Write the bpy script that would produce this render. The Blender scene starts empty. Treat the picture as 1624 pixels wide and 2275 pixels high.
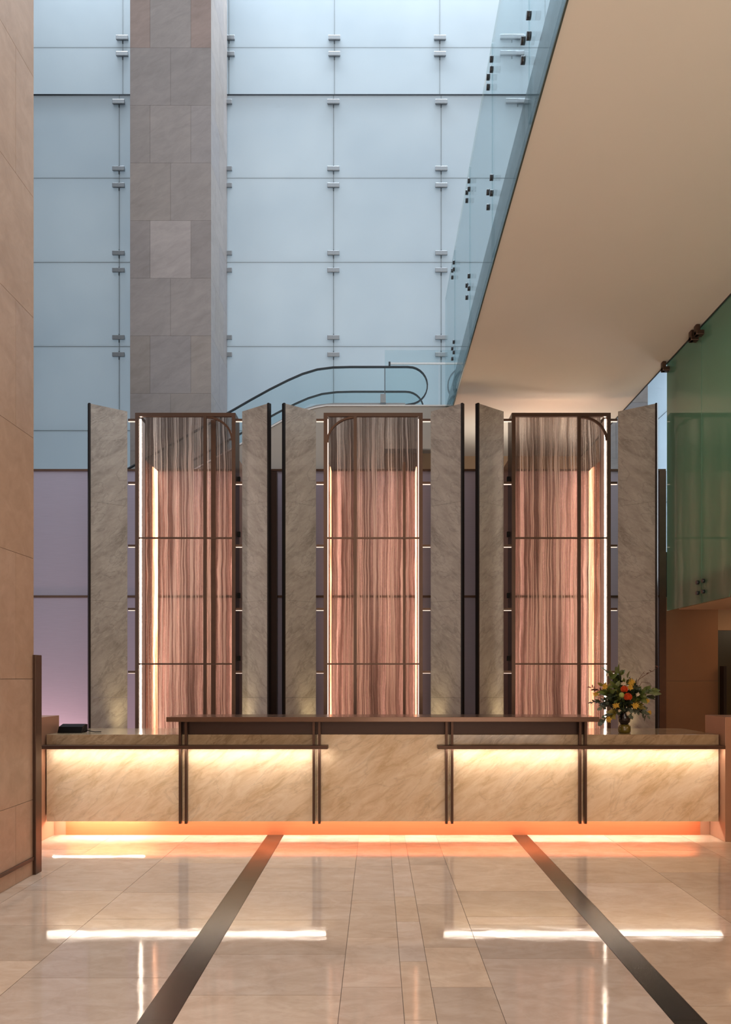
import bpy, bmesh, math, random
from mathutils import Vector, Matrix
random.seed(7)
S = bpy.context.scene
COL = S.collection
PI = math.pi
F = 1624.0; CX = 837.0; CY = 1505.0; CH = 1.5
def wx(px, Y): return (px-CX)*Y/F
def wz(py, Y): return CH-(py-CY)*Y/F

# ------------------------------------------------------------------ mesh helpers
def box(bm, x0, x1, y0, y1, z0, z1, mi=0):
    x0, x1 = min(x0, x1), max(x0, x1); y0, y1 = min(y0, y1), max(y0, y1); z0, z1 = min(z0, z1), max(z0, z1)
    v = [bm.verts.new(p) for p in ((x0,y0,z0),(x1,y0,z0),(x1,y1,z0),(x0,y1,z0),(x0,y0,z1),(x1,y0,z1),(x1,y1,z1),(x0,y1,z1))]
    fs = []
    for f in ((3,2,1,0),(4,5,6,7),(0,1,5,4),(1,2,6,5),(2,3,7,6),(3,0,4,7)):
        fc = bm.faces.new([v[i] for i in f]); fc.material_index = mi; fs.append(fc)
    return fs
def prism(bm, pts, d, off, mi=0):
    """extrude a closed polygon pts (3D) by vector off"""
    a = [bm.verts.new(p) for p in pts]; b = [bm.verts.new(Vector(p)+Vector(off)) for p in pts]
    n = len(pts)
    bm.faces.new(a).material_index = mi; bm.faces.new(b[::-1]).material_index = mi
    for i in range(n):
        bm.faces.new((a[i], b[i], b[(i+1) % n], a[(i+1) % n])).material_index = mi
def tube(bm, pts, r, seg=8, cap=True):
    pts = [Vector(p) for p in pts]
    rs = r if isinstance(r, (list, tuple)) else [r]*len(pts)
    rings = []
    up = None
    for i, p in enumerate(pts):
        d = (pts[min(i+1, len(pts)-1)]-pts[max(i-1, 0)]).normalized()
        if up is None:
            up = Vector((0,0,1)) if abs(d.z) < .9 else Vector((0,1,0))
        s = d.cross(up).normalized(); u = s.cross(d).normalized(); up = u
        rings.append([bm.verts.new(p+(s*math.cos(a)+u*math.sin(a))*rs[i]) for a in [2*PI*k/seg for k in range(seg)]])
    for a, b in zip(rings, rings[1:]):
        for k in range(seg):
            f = bm.faces.new((a[k], a[(k+1) % seg], b[(k+1) % seg], b[k])); f.smooth = True
    if cap:
        bm.faces.new(rings[0][::-1]); bm.faces.new(rings[-1])
def ribbon(bm, pts, w, h, axis='Y'):
    """rectangular section swept along pts lying in an XZ plane (section: w along Y, h in plane)"""
    pts = [Vector(p) for p in pts]; rings = []
    for i, p in enumerate(pts):
        d = (pts[min(i+1, len(pts)-1)]-pts[max(i-1, 0)]).normalized()
        n = Vector((-d.z, 0, d.x)); y = Vector((0,1,0))
        rings.append([bm.verts.new(p+n*h/2+y*w/2), bm.verts.new(p-n*h/2+y*w/2), bm.verts.new(p-n*h/2-y*w/2), bm.verts.new(p+n*h/2-y*w/2)])
    for a, b in zip(rings, rings[1:]):
        for k in range(4): bm.faces.new((a[k], a[(k+1) % 4], b[(k+1) % 4], b[k]))
    bm.faces.new(rings[0][::-1]); bm.faces.new(rings[-1])
def lathe(bm, prof, c=(0,0,0), seg=28):
    rings = []
    for r, z in prof:
        rings.append([bm.verts.new((c[0]+r*math.cos(2*PI*k/seg), c[1]+r*math.sin(2*PI*k/seg), c[2]+z)) for k in range(seg)])
    for a, b in zip(rings, rings[1:]):
        for k in range(seg):
            f = bm.faces.new((a[k], a[(k+1) % seg], b[(k+1) % seg], b[k])); f.smooth = True
    bm.faces.new(rings[0][::-1]); bm.faces.new(rings[-1])
def obj(name, bm, mats, parent=None, bevel=0):
    bmesh.ops.recalc_face_normals(bm, faces=bm.faces)
    me = bpy.data.meshes.new(name); bm.to_mesh(me); bm.free()
    if not isinstance(mats, (list, tuple)): mats = [mats]
    for m in mats: me.materials.append(m)
    o = bpy.data.objects.new(name, me); COL.objects.link(o)
    if parent: o.parent = parent
    if bevel:
        b = o.modifiers.new('bevel', 'BEVEL'); b.width = bevel; b.segments = 2; b.limit_method = 'ANGLE'
    return o
def bobj(name, args, mats, parent=None, bevel=0):
    bm = bmesh.new(); box(bm, *args); return obj(name, bm, mats, parent, bevel)
def tag(o, label=None, cat=None, group=None, kind=None):
    if label: o['label'] = label
    if cat: o['category'] = cat
    if group: o['group'] = group
    if kind: o['kind'] = kind
    return o
def thing(name, label, cat, loc=(0,0,0), rz=0, group=None):
    o = bpy.data.objects.new(name, None); COL.objects.link(o)
    o.location = loc; o.rotation_euler = (0,0,rz); o.empty_display_size = .1
    return tag(o, label, cat, group)
def struct(o, label=None, cat=None): return tag(o, label, cat, None, 'structure')

# ------------------------------------------------------------------ materials
def lin(r, g, b):
    f = lambda c: (c/255/12.92) if c/255 <= .04045 else ((c/255+.055)/1.055)**2.4
    return (f(r), f(g), f(b), 1)
class NT:
    def __init__(s, name):
        s.m = bpy.data.materials.new(name); s.m.use_nodes = True
        s.t = s.m.node_tree; s.t.nodes.clear(); s.out = s.n('ShaderNodeOutputMaterial')
    def n(s, k, **kw):
        nd = s.t.nodes.new(k)
        for a, v in kw.items(): setattr(nd, a, v)
        return nd
    def l(s, a, b): s.t.links.new(a, b)
    def coords(s, scale=(1,1,1), rot=(0,0,0), loc=(0,0,0)):
        c = s.n('ShaderNodeTexCoord'); m = s.n('ShaderNodeMapping')
        m.inputs['Scale'].default_value = scale; m.inputs['Rotation'].default_value = rot; m.inputs['Location'].default_value = loc
        s.l(c.outputs['Object'], m.inputs['Vector']); return m.outputs['Vector']
    def noise(s, vec, scale, detail=6, rough=.55, dist=0):
        n = s.n('ShaderNodeTexNoise'); n.inputs['Scale'].default_value = scale; n.inputs['Detail'].default_value = detail
        n.inputs['Roughness'].default_value = rough; n.inputs['Distortion'].default_value = dist
        s.l(vec, n.inputs['Vector']); return n.outputs['Fac']
    def ramp(s, fac, stops, interp='LINEAR'):
        r = s.n('ShaderNodeValToRGB'); e = r.color_ramp.elements; r.color_ramp.interpolation = interp
        while len(e) < len(stops): e.new(.5)
        for i, (p, c) in enumerate(stops):
            e[i].position = p; e[i].color = c if len(c) == 4 else (*c, 1)
        s.l(fac, r.inputs['Fac']); return r.outputs['Color']
    def mix(s, fac, a, b, mode='MIX'):
        m = s.n('ShaderNodeMix', data_type='RGBA', blend_type=mode)
        for v, k in ((fac, 0), (a, 6), (b, 7)):
            if hasattr(v, 'links'): s.l(v, m.inputs[k])
            else: m.inputs[k].default_value = v
        return m.outputs[2]
    def bsdf(s, color, rough=.5, metal=0, spec=.5, **kw):
        p = s.n('ShaderNodeBsdfPrincipled')
        for v, k in ((color, 'Base Color'), (rough, 'Roughness'), (metal, 'Metallic'), (spec, 'Specular IOR Level')):
            if hasattr(v, 'links'): s.l(v, p.inputs[k])
            else: p.inputs[k].default_value = v
        for k, v in kw.items(): p.inputs[k.replace('_', ' ')].default_value = v
        s.l(p.outputs[0], s.out.inputs[0]); return p
    def bump(s, p, h, strength=.1, dist=.01):
        b = s.n('ShaderNodeBump'); b.inputs['Strength'].default_value = strength; b.inputs['Distance'].default_value = dist
        s.l(h, b.inputs['Height']); s.l(b.outputs[0], p.inputs['Normal'])
def g(v): return (v, v, v, 1)
def solid(name, col, rough=.5, metal=0, spec=.5, nscale=30, namt=.08):
    t = NT(name); v = t.coords(); n = t.noise(v, nscale, 4)
    c = t.mix(1.0, col, t.ramp(n, [(.3, g(1-namt)), (.7, g(1))]), 'MULTIPLY')
    t.bsdf(c, rough, metal, spec); return t.m
def emit(name, col, strength):
    t = NT(name); e = t.n('ShaderNodeEmission'); e.inputs[0].default_value = col; e.inputs[1].default_value = strength
    t.l(e.outputs[0], t.out.inputs[0]); return t.m
def veined(name, base, dark, light, rough=.25, ang=.9, scale=1.0, vein=.6, tint=False, spec=.5, loc=(0,0,0), stretch=2.6, finemix=.5):
    """marble with diagonal flowing veins in the XZ plane"""
    t = NT(name)
    v = t.coords(scale=(1*scale, 1*scale, 1*scale), loc=loc)
    m = t.n('ShaderNodeMapping'); m.inputs['Rotation'].default_value = (0, ang, 0); m.inputs['Scale'].default_value = (1, 1, 3.2)
    m.vector_type = 'POINT'
    # rotate, then stretch
    r = t.n('ShaderNodeMapping'); r.inputs['Rotation'].default_value = (0, ang, 0); t.l(v, r.inputs['Vector'])
    st = t.n('ShaderNodeMapping'); st.inputs['Scale'].default_value = (1, 2.0, stretch); t.l(r.outputs[0], st.inputs['Vector'])
    big = t.noise(st.outputs[0], 1.3, 8, .6, 1.2)
    fine = t.noise(st.outputs[0], 5.5, 8, .65, .8)
    ridge = t.n('ShaderNodeMath', operation='SUBTRACT'); t.l(t.noise(st.outputs[0], 1.7, 6, .55, .9), ridge.inputs[0]); ridge.inputs[1].default_value = .5
    ab = t.n('ShaderNodeMath', operation='ABSOLUTE'); t.l(ridge.outputs[0], ab.inputs[0])
    ridge2 = t.n('ShaderNodeMath', operation='SUBTRACT'); t.l(t.noise(st.outputs[0], 3.1, 5, .5, 1.0), ridge2.inputs[0]); ridge2.inputs[1].default_value = .47
    ab2 = t.n('ShaderNodeMath', operation='ABSOLUTE'); t.l(ridge2.outputs[0], ab2.inputs[0])
    c = t.ramp(big, [(.3, dark), (.48, base), (.7, light)])
    c = t.mix(finemix, c, t.ramp(fine, [(.35, dark), (.5, base), (.66, light)]))
    sc = t.n('ShaderNodeMath', operation='MULTIPLY'); sc.inputs[1].default_value = vein
    rr = t.ramp(ab.outputs[0], [(0, g(1)), (.022, g(0))]); t.l(rr, sc.inputs[0])
    c = t.mix(sc.outputs[0], c, tuple(x*.55 for x in dark[:3])+(1,))
    sc2 = t.n('ShaderNodeMath', operation='MULTIPLY'); sc2.inputs[1].default_value = vein*.7
    rr2 = t.ramp(ab2.outputs[0], [(0, g(1)), (.014, g(0))]); t.l(rr2, sc2.inputs[0])
    c = t.mix(sc2.outputs[0], c, tuple(min(1, x*1.35) for x in light[:3])+(1,))
    if tint:
        a = t.n('ShaderNodeAttribute', attribute_name='tint'); c = t.mix(1.0, c, a.outputs['Color'], 'MULTIPLY')
    p = t.bsdf(c, rough, 0, spec); t.bump(p, fine, .03, .01)
    return t.m

M = {}
M['desk_stone'] = veined('desk_marble', lin(226,202,170), lin(198,166,122), lin(240,222,198), .3, .6, .85, .2, stretch=3.3)
M['fin_stone'] = veined('fin_marble', lin(159,150,142), lin(128,119,111), lin(180,172,164), .35, .72, 1.35, .34, loc=(3,1,2), stretch=2.6, finemix=.3)
M['counter_stone'] = veined('counter_marble', lin(170,146,116), lin(138,114,84), lin(192,170,142), .12, .62, .9, .4, spec=.6)
M['floor_stone'] = veined('floor_marble', lin(196,172,152), lin(182,157,136), lin(208,187,169), .038, .2, .8, .10, tint=True, spec=.5)
M['wall_stone'] = veined('wall_limestone', lin(174,142,118), lin(162,130,106), lin(186,154,130), .45, .5, .5, .06, tint=True)
M['pillar_stone'] = veined('pillar_limestone', lin(150,142,140), lin(138,130,127), lin(162,153,150), .45, .5, .6, .06, tint=True)
M['granite'] = None
t = NT('black_granite'); v = t.coords(); n = t.noise(v, 220, 3, .7)
t.bsdf(t.ramp(n, [(.4, lin(20,17,13)), (.62, lin(44,38,30)), (.75, lin(90,80,66))]), .22, 0, .35); M['granite'] = t.m
M['grout'] = solid('floor_grout', lin(120,98,80), .7)
M['grout_dark'] = solid('wall_joint', lin(108,96,88), .8)
M['bronze'] = solid('dark_bronze', lin(92,68,56), .38, .75, .5, 8, .15)
M['bronze_warm'] = solid('warm_bronze', lin(90,69,58), .36, .65, .5, 8, .12)
M['black_edge'] = solid('black_edge_metal', lin(36,28,26), .4, .5)
M['laminate'] = solid('taupe_laminate', lin(170,128,104), .32, .15, .5, 6, .06)
t = NT('copper_plinth'); v = t.coords(scale=(.4, 1, 14)); n = t.noise(v, 6, 3)
t.bsdf(t.mix(1.0, lin(208,118,78), t.ramp(n, [(.3, g(.92)), (.7, g(1))]), 'MULTIPLY'), .42, .6, .5); M['copper'] = t.m
M['shelf_top'] = solid('bronze_shelf', lin(112,84,68), .2, .6, .5, 8, .1)
M['dark_panel'] = solid('dark_bronze_panel', lin(70,50,42), .4, .5)
M['black'] = solid('black_plastic', lin(9,9,10), .6, 0, .2)
M['white_plaster'] = solid('beige_plaster', lin(208,201,190), .8, 0, .3, 1.2, .03)
M['tan_plaster'] = solid('tan_plaster', lin(178,150,122), .8, 0, .3, 2, .05)
M['brown_stone'] = solid('brown_stone_wall', lin(134,96,66), .5, 0, .4, 1.5, .12)
M['olive_wall'] = solid('olive_wall', lin(78,62,34), .7, 0, .3, 2, .1)
M['grey_clad'] = solid('grey_cladding', lin(168,166,162), .35, .3, .5, 2, .05)
M['pale_metal'] = solid('pale_aluminium', lin(196,190,186), .5, .2)
M['steel'] = solid('brushed_steel', lin(150,155,160), .35, .6, .5)
M['dark_steel'] = solid('dark_steel', lin(60,66,72), .3, .7, .5)
M['rubber'] = solid('black_rubber', lin(34,42,50), .4)
M['seal'] = solid('glass_seal', lin(118,130,138), .6)
M['dark_seal'] = solid('dark_seal', lin(86,96,104), .6)
M['white_rail'] = solid('white_rail', lin(225,228,230), .3)
# frosted glass: scatters daylight from behind and in front
t = NT('frosted_glass'); v = t.coords(); n = t.noise(v, .5, 3)
d = t.n('ShaderNodeBsdfDiffuse'); tr = t.n('ShaderNodeBsdfTranslucent'); gl = t.n('ShaderNodeBsdfGlossy'); gl.inputs['Roughness'].default_value = .25
cc = t.ramp(n, [(.3, lin(214,226,234)), (.7, lin(226,236,242))]); t.l(cc, d.inputs[0]); t.l(cc, tr.inputs[0])
m1 = t.n('ShaderNodeMixShader'); m1.inputs[0].default_value = .6; t.l(d.outputs[0], m1.inputs[1]); t.l(tr.outputs[0], m1.inputs[2])
fr = t.n('ShaderNodeFresnel'); fr.inputs[0].default_value = 1.35
m2 = t.n('ShaderNodeMixShader'); t.l(fr.outputs[0], m2.inputs[0]); t.l(m1.outputs[0], m2.inputs[1]); t.l(gl.outputs[0], m2.inputs[2]); t.l(m2.outputs[0], t.out.inputs[0])
M['frosted'] = t.m
def thin_glass(name, tint, refl=1.0, ior=1.45, rough=.02, haze=0, hazecol=(.5,.6,.6,1)):
    t = NT(name); tr = t.n('ShaderNodeBsdfTransparent'); tr.inputs[0].default_value = tint
    gl = t.n('ShaderNodeBsdfGlossy'); gl.inputs['Roughness'].default_value = rough
    fr = t.n('ShaderNodeFresnel'); fr.inputs[0].default_value = ior
    a = tr.outputs[0]
    if haze:
        d0 = t.n('ShaderNodeBsdfDiffuse'); d0.inputs[0].default_value = hazecol; t0 = t.n('ShaderNodeBsdfTranslucent'); t0.inputs[0].default_value = hazecol
        df = t.n('ShaderNodeMixShader'); df.inputs[0].default_value = .5; t.l(d0.outputs[0], df.inputs[1]); t.l(t0.outputs[0], df.inputs[2])
        mh = t.n('ShaderNodeMixShader'); mh.inputs[0].default_value = haze; t.l(a, mh.inputs[1]); t.l(df.outputs[0], mh.inputs[2]); a = mh.outputs[0]
    ms = t.n('ShaderNodeMixShader'); mu = t.n('ShaderNodeMath', operation='MULTIPLY'); mu.inputs[1].default_value = refl
    t.l(fr.outputs[0], mu.inputs[0]); t.l(mu.outputs[0], ms.inputs[0]); t.l(a, ms.inputs[1]); t.l(gl.outputs[0], ms.inputs[2]); t.l(ms.outputs[0], t.out.inputs[0])
    return t.m
M['clear_glass'] = thin_glass('clear_glass', (.90,.95,.96,1), .6)
M['balustrade_glass'] = thin_glass('tinted_balustrade_glass', (.87,.92,.93,1), .3, 1.4)
M['green_glass'] = thin_glass('green_glass', (.36,.50,.44,1), .9, 1.5, .05, .66, lin(134,172,148))
M['pale_edge'] = solid('pale_green_edge', lin(150,176,150), .3)
M['edge_green'] = solid('green_glass_edge', lin(60,72,66), .2)
# purple woven screen
t = NT('lilac_screen'); v = t.coords(scale=(.6, 1, 40)); n = t.noise(v, 9, 3)
t.bsdf(t.mix(1.0, lin(178,173,194), t.ramp(n, [(.35, g(.93)), (.65, g(1))]), 'MULTIPLY'), .45, 0, .4); M['screen'] = t.m
# printed streaky pane
t = NT('streaked_print_glass')
va = t.coords(scale=(9, 1, .12)); vb = t.coords(scale=(34, 1, .35)); vc = t.coords(scale=(60, 1, .3), loc=(5,0,2)); vd = t.coords(scale=(150, 1, 30))
warp = t.noise(t.coords(scale=(1.5, 1, 1.2)), 1.6, 2)
def warped(vec, amt):
    cb = t.n('ShaderNodeCombineXYZ'); mm = t.n('ShaderNodeMath', operation='MULTIPLY'); mm.inputs[1].default_value = amt
    t.l(warp, mm.inputs[0]); t.l(mm.outputs[0], cb.inputs[0])
    ad = t.n('ShaderNodeVectorMath', operation='ADD'); t.l(vec, ad.inputs[0]); t.l(cb.outputs[0], ad.inputs[1]); return ad.outputs[0]
na = t.noise(warped(va, .5), 1, 3, .6); nb = t.noise(warped(vb, 1.6), 1, 4, .75); nc = t.noise(warped(vc, 2.6), 1, 3, .6); nd = t.noise(vd, 1, 2)
dark = t.ramp(na, [(.36, (.96,.92,.90,1)), (.46, (.70,.65,.63,1)), (.58, (.46,.40,.38,1)), (.68, (.90,.87,.86,1))])
dk2 = t.ramp(nb, [(.38, (.64,.58,.55,1)), (.48, (.98,.97,.96,1)), (.60, (.70,.64,.62,1))])
tc = t.mix(1.0, dark, dk2, 'MULTIPLY')
tc = t.mix(1.0, tc, t.ramp(nd, [(.3, g(.9)), (.6, g(1))]), 'MULTIPLY')
tr = t.n('ShaderNodeBsdfTransparent'); t.l(tc, tr.inputs[0])
df = t.n('ShaderNodeBsdfDiffuse'); df.inputs[0].default_value = (.8,.78,.75,1)
tl = t.n('ShaderNodeBsdfTranslucent'); tl.inputs[0].default_value = (.8,.78,.75,1)
dm = t.n('ShaderNodeMixShader'); dm.inputs[0].default_value = .5; t.l(df.outputs[0], dm.inputs[1]); t.l(tl.outputs[0], dm.inputs[2])
fac = t.ramp(nc, [(.5, g(.07)), (.60, g(.42)), (.68, g(.12))])
ms = t.n('ShaderNodeMixShader'); t.l(fac, ms.inputs[0]); t.l(tr.outputs[0], ms.inputs[1]); t.l(dm.outputs[0], ms.inputs[2]); t.l(ms.outputs[0], t.out.inputs[0])
M['print'] = t.m
M['led'] = emit('warm_light_strip', (1, .82, .66, 1), 30)
M['led_soft'] = emit('soft_light_strip', (1, .82, .70, 1), 2.4)
M['underside_glow'] = emit('bracket_glow', (1, .76, .62, 1), 1.4)  # stands in for light caught under the brackets, no lamp there
M['rear_glow'] = emit('added_rear_glow', (1, .52, .30, 1), 11.0)  # added glow behind the panes, lights the rear screen
M['led_desk'] = emit('desk_light_strip', (1, .86, .72, 1), 88)
M['led_kick'] = emit('plinth_light_strip', (1, .88, .74, 1), 112)
M['leaf'] = solid('leaf_green', lin(98,112,50), .45, 0, .5, 20, .4)
M['leaf_dark'] = solid('leaf_dark_green', lin(50,62,38), .45, 0, .5, 20, .4)
M['leaf_olive'] = solid('leaf_olive', lin(146,132,58), .5, 0, .5, 20, .4)
M['leaf_grey'] = solid('leaf_grey_green', lin(96,108,92), .5, 0, .5, 20, .3)
M['orange'] = solid('orange_petal', lin(226,82,28), .6, 0, .3, 80, .3)
M['yellow'] = solid('yellow_petal', lin(206,164,60), .6, 0, .3, 60, .25)
M['white_petal'] = solid('white_petal', lin(196,182,160), .6)
M['bud'] = solid('bud_green', lin(150,162,84), .5)
M['twig'] = solid('twig_brown', lin(92,54,44), .7)
M['vase'] = solid('dark_vase_glass', lin(22,18,20), .08, 0, .7)
M['vase_base'] = solid('olive_vase_base', lin(100,90,32), .12, 0, .7)

# ------------------------------------------------------------------ tiled stone surface
def tiles(bm, rects, place, depth=.006, gap=.003, amp=.06, warm=0, mi=0, tints=None):
    """rects (u0,u1,v0,v1); place(u,v,d)->xyz with d = outwards"""
    lay = bm.loops.layers.float_color.get('tint') or bm.loops.layers.float_color.new('tint')
    for i, (u0, u1, v0, v1) in enumerate(rects):
        h = gap/2
        q = [(u0+h, v0+h), (u1-h, v0+h), (u1-h, v1-h), (u0+h, v1-h)]
        a = [bm.verts.new(place(u, v, 0)) for u, v in q]; b = [bm.verts.new(place(u, v, depth)) for u, v in q]
        if tints and tints[i]: tn = tints[i]
        else:
            k = 1-random.random()*amp; wv = random.uniform(-1, 1)*warm
            tn = (k*(1+wv*.5), k, k*(1-wv), 1)
        fs = [bm.faces.new(b)] + [bm.faces.new((a[j], a[(j+1) % 4], b[(j+1) % 4], b[j])) for j in range(4)]
        for f in fs:
            f.material_index = mi
            for lp in f.loops: lp[lay] = tn
def paint_rest(bm):
    lay = bm.loops.layers.float_color.get('tint') or bm.loops.layers.float_color.new('tint')
    for f in bm.faces:
        for lp in f.loops:
            if lp[lay][3] == 0: lp[lay] = (1,1,1,1)

# ------------------------------------------------------------------ floor
bm = bmesh.new()
box(bm, -7.2, 7.2, -4.2, 14.2, -.2, -.006, 1)
cols = [(-7.2,-6.5),(-6.5,-5.77),(-5.77,-5.04),(-5.04,-4.31),(-4.31,-3.58),(-3.58,-2.5),(-2.5,-1.775),(-1.775,-1.04),(-.885,-.169),(-.169,.121),(.121,.263),(.263,.561),(.561,1.29),(1.432,2.162),(2.162,2.89),(2.89,3.62),(3.62,4.35),(4.35,5.08),(5.08,5.8),(5.8,6.5),(6.5,7.2)]
fixed = {8: [3.03,3.45,3.96,4.52,5.13,5.75,6.4], 9: [3.54,4.22,4.92,5.8,6.5], 10: [3.2,3.86,4.49,5.0,5.9,6.6], 11: [3.54,4.06,4.83,5.85,6.6], 12: [3.9,4.43,4.58,5.13,6.5], 7: [3.1,3.65,4.54,5.1,5.9,6.6]}
rects = []
for i, (a, b) in enumerate(cols):
    ys = [-4.2]; y = -4.2+random.random()*.8
    while y < 14:
        ys.append(y); y += random.choice([.55, .72, .9, .9, 1.1])
    if i in fixed: ys = [q for q in ys if q < 2.7]+fixed[i]+[q for q in ys if q > fixed[i][-1]+.3]
    ys.append(14.2)
    for c, d_ in zip(ys, ys[1:]): rects.append((a, b, c, d_))
tiles(bm, rects, lambda u, v, d: (u, v, d-.006), .006, .003, .24, .06)
paint_rest(bm)
floor = struct(obj('floor', bm, [M['floor_stone'], M['grout']]))
n_trim = 0
def trim(args, mat, bevel=0):
    global n_trim; n_trim += 1
    return struct(bobj('trim_%d' % n_trim, args, mat, None, bevel))
for a, b in ((-1.04, -.885), (1.29, 1.432)):
    bm = bmesh.new(); y = -4.2
    ys = [-4.2, -2.4, -.6, .9, 2.3, 3.2, 3.77, 5.4, 7.0, 8.6, 10.2, 11.8, 14.2]
    for c, d_ in zip(ys, ys[1:]): box(bm, a+.001, b-.001, c+.001, d_-.001, -.0055, .0003)
    n_trim += 1; struct(obj('trim_%d' % n_trim, bm, M['granite']))

# ------------------------------------------------------------------ left pier wall
XL = -2.615; YE = 5.57
bm = bmesh.new(); box(bm, -3.9, XL-.006, -4.2, YE, 0, 14.5, 1)
rects = []; zs = [-.345]
while zs[-1] < 14: zs.append(zs[-1]+.9165)
for i, (z0, z1) in enumerate(zip(zs, zs[1:])):
    off = 5.295 if i % 2 == 0 else 5.752
    ys = [YE]; y = off
    if y > YE: y -= .915
    while y > -4.2: ys.append(y); y -= .915
    ys.append(-4.2)
    for a, b in zip(ys[1:], ys): rects.append((a, b, max(z0, 0), min(z1, 14.5)))
tiles(bm, rects, lambda u, v, d: (XL-.006+d, u, v), .006, .003, .10, .05)
tiles(bm, [(-3.9, -3.2, max(z0,0), min(z1,14.5)) for z0, z1 in zip(zs, zs[1:])]+[(-3.2, XL, max(z0,0), min(z1,14.5)) for z0, z1 in zip(zs, zs[1:])], lambda u, v, d: (u, YE+d, v), .004, .003, .1, .05)
paint_rest(bm)
struct(obj('wall_left', bm, [M['wall_stone'], M['grout_dark']]))
trim((XL, XL+.014, -4.2, 5.555, .112, .138), M['bronze_warm'])
o = bobj('end_blade', (XL-.02, XL+.024, 5.555, 5.655, 0, 1.672), M['bronze_warm'], None, .003)
tag(o, 'tall thin bronze blade standing at the end of the left stone wall', 'screen blade')

# ------------------------------------------------------------------ stone pillar by glass wall
def pillar(name, x0, x1, y0, y1, tints_rows, rows_z):
    bm = bmesh.new(); box(bm, x0+.006, x1-.006, y0+.006, y1, 0, 14.5, 1)
    w = x1-x0; rects = []; tints = []
    for i, (z0, z1) in enumerate(zip(rows_z, rows_z[1:])):
        if i % 2 == tints_rows[0]: e = [x0, x0+.247*w, x0+.75*w, x1]
        else: e = [x0, x0+w*.5, x1]
        for a, b in zip(e, e[1:]): rects.append((a, b, max(0, z0), min(14.5, z1))); tints.append(tints_rows[1].get((i, round((a-x0)/w, 1))))
    tiles(bm, rects, lambda u, v, d: (u, y0+.006-d, v), .006, .003, .13, .04, tints=tints)
    ym = (y0+y1)/2
    for side, sx in ((1, x1), (-1, x0)):
        rr = []
        for i, (z0, z1) in enumerate(zip(rows_z, rows_z[1:])):
            e = [y0, ym, y1] if i % 2 else [y0, y0+.3, y1-.3, y1]
            for a, b in zip(e, e[1:]): rr.append((a, b, max(0, z0), min(14.5, z1)))
        tiles(bm, rr, lambda u, v, d: (sx-side*.006+side*d, u, v), .006, .003, .1, .04)
    paint_rest(bm)
    return struct(obj(name, bm, [M['pillar_stone'], M['grout_dark']]))
PY = 11.62
rows = [wz(y, PY) for y in (106+128*k for k in range(-3, 14))][::-1]
rows = [r for r in rows if r > -.9]
# row index of the 490-617 row
zi = min(range(len(rows)), key=lambda i: abs(rows[i]-wz(617, PY)))
par = zi % 2
z7 = min(range(len(rows)), key=lambda i: abs(rows[i]-wz(106, PY)))
tn = {(zi, .2): (1.22, 1.22, 1.24, 1), (z7, 0.0): (1.0, .86, .80, 1), (z7, .8): (1.0, .84, .78, 1), (zi, 0.0): (.9,.9,.92,1), (zi, .8): (.9,.9,.92,1)}
pillar('wall_pillar', wx(289, PY), wx(469, PY), PY, 12.86, (par, tn), rows)
pillar('wall_pillar_right', 3.4, 4.45, 12.0, 12.85, (par, {}), rows)

# ------------------------------------------------------------------ frosted glass wall
GY = 12.87; GU = 13.05
nwin = 0
def window(x0, x1, z0, z1, Y, plane='Y'):
    global nwin; nwin += 1
    bm = bmesh.new(); s = .0045
    def bx(u0, u1, z0, z1, d0, d1, mi):
        if plane == 'Y': box(bm, u0, u1, Y+d0, Y+d1, z0, z1, mi)
        else: box(bm, Y-d0, Y-d1, u0, u1, z0, z1, mi)
    bx(x0+s, x1-s, z0+s, z1-s, 0, .02, 0)
    bx(x0, x1, z0, z0+s, .002, .018, 1); bx(x0, x1, z1-s, z1, .002, .018, 1)
    bx(x0, x0+s, z0+s, z1-s, .002, .018, 1); bx(x1-s, x1, z0+s, z1-s, .002, .018, 1)
    return struct(obj('window_%d' % nwin, bm, [M['frosted'], M['seal']]))
xs = [wx(p, GY) for p in (-212, 27, 265, 503, 741, 980, 1219, 1436)]
zl = [0] + [wz(p, GY) for p in (1518, 1331, 1144, 957, 770, 583, 396, 211)]
for z0, z1 in zip(zl, zl[1:]):
    for a, b in zip(xs, xs[1:]): window(a, b, z0, z1, GY)
xu = [wx(p, GU) for p in (-197, 38, 273, 508, 743, 977, 1211, 1428)]
zu = [zl[-1]-.25, wz(106, GU), wz(-80, GU)]
for z0, z1 in zip(zu, zu[1:]):
    for a, b in zip(xu, xu[1:]): window(a, b, z0, z1, GU)
trim((xs[0], xs[-1], GY-.004, GU-.01, zl[-1]-.012, zl[-1]+.014), M['dark_steel'])
# right-hand return of frosted glass
ys_r = [9.6, 10.7, 11.8, 12.85]
for z0, z1 in zip([2.6, 4.36, 5.843, 7.325, 8.8, 10.3], [4.36, 5.843, 7.325, 8.8, 10.3, 11.75]):
    for a, b in zip(ys_r, ys_r[1:]): window(a, b, z0, z1, 4.75, 'X')

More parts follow.
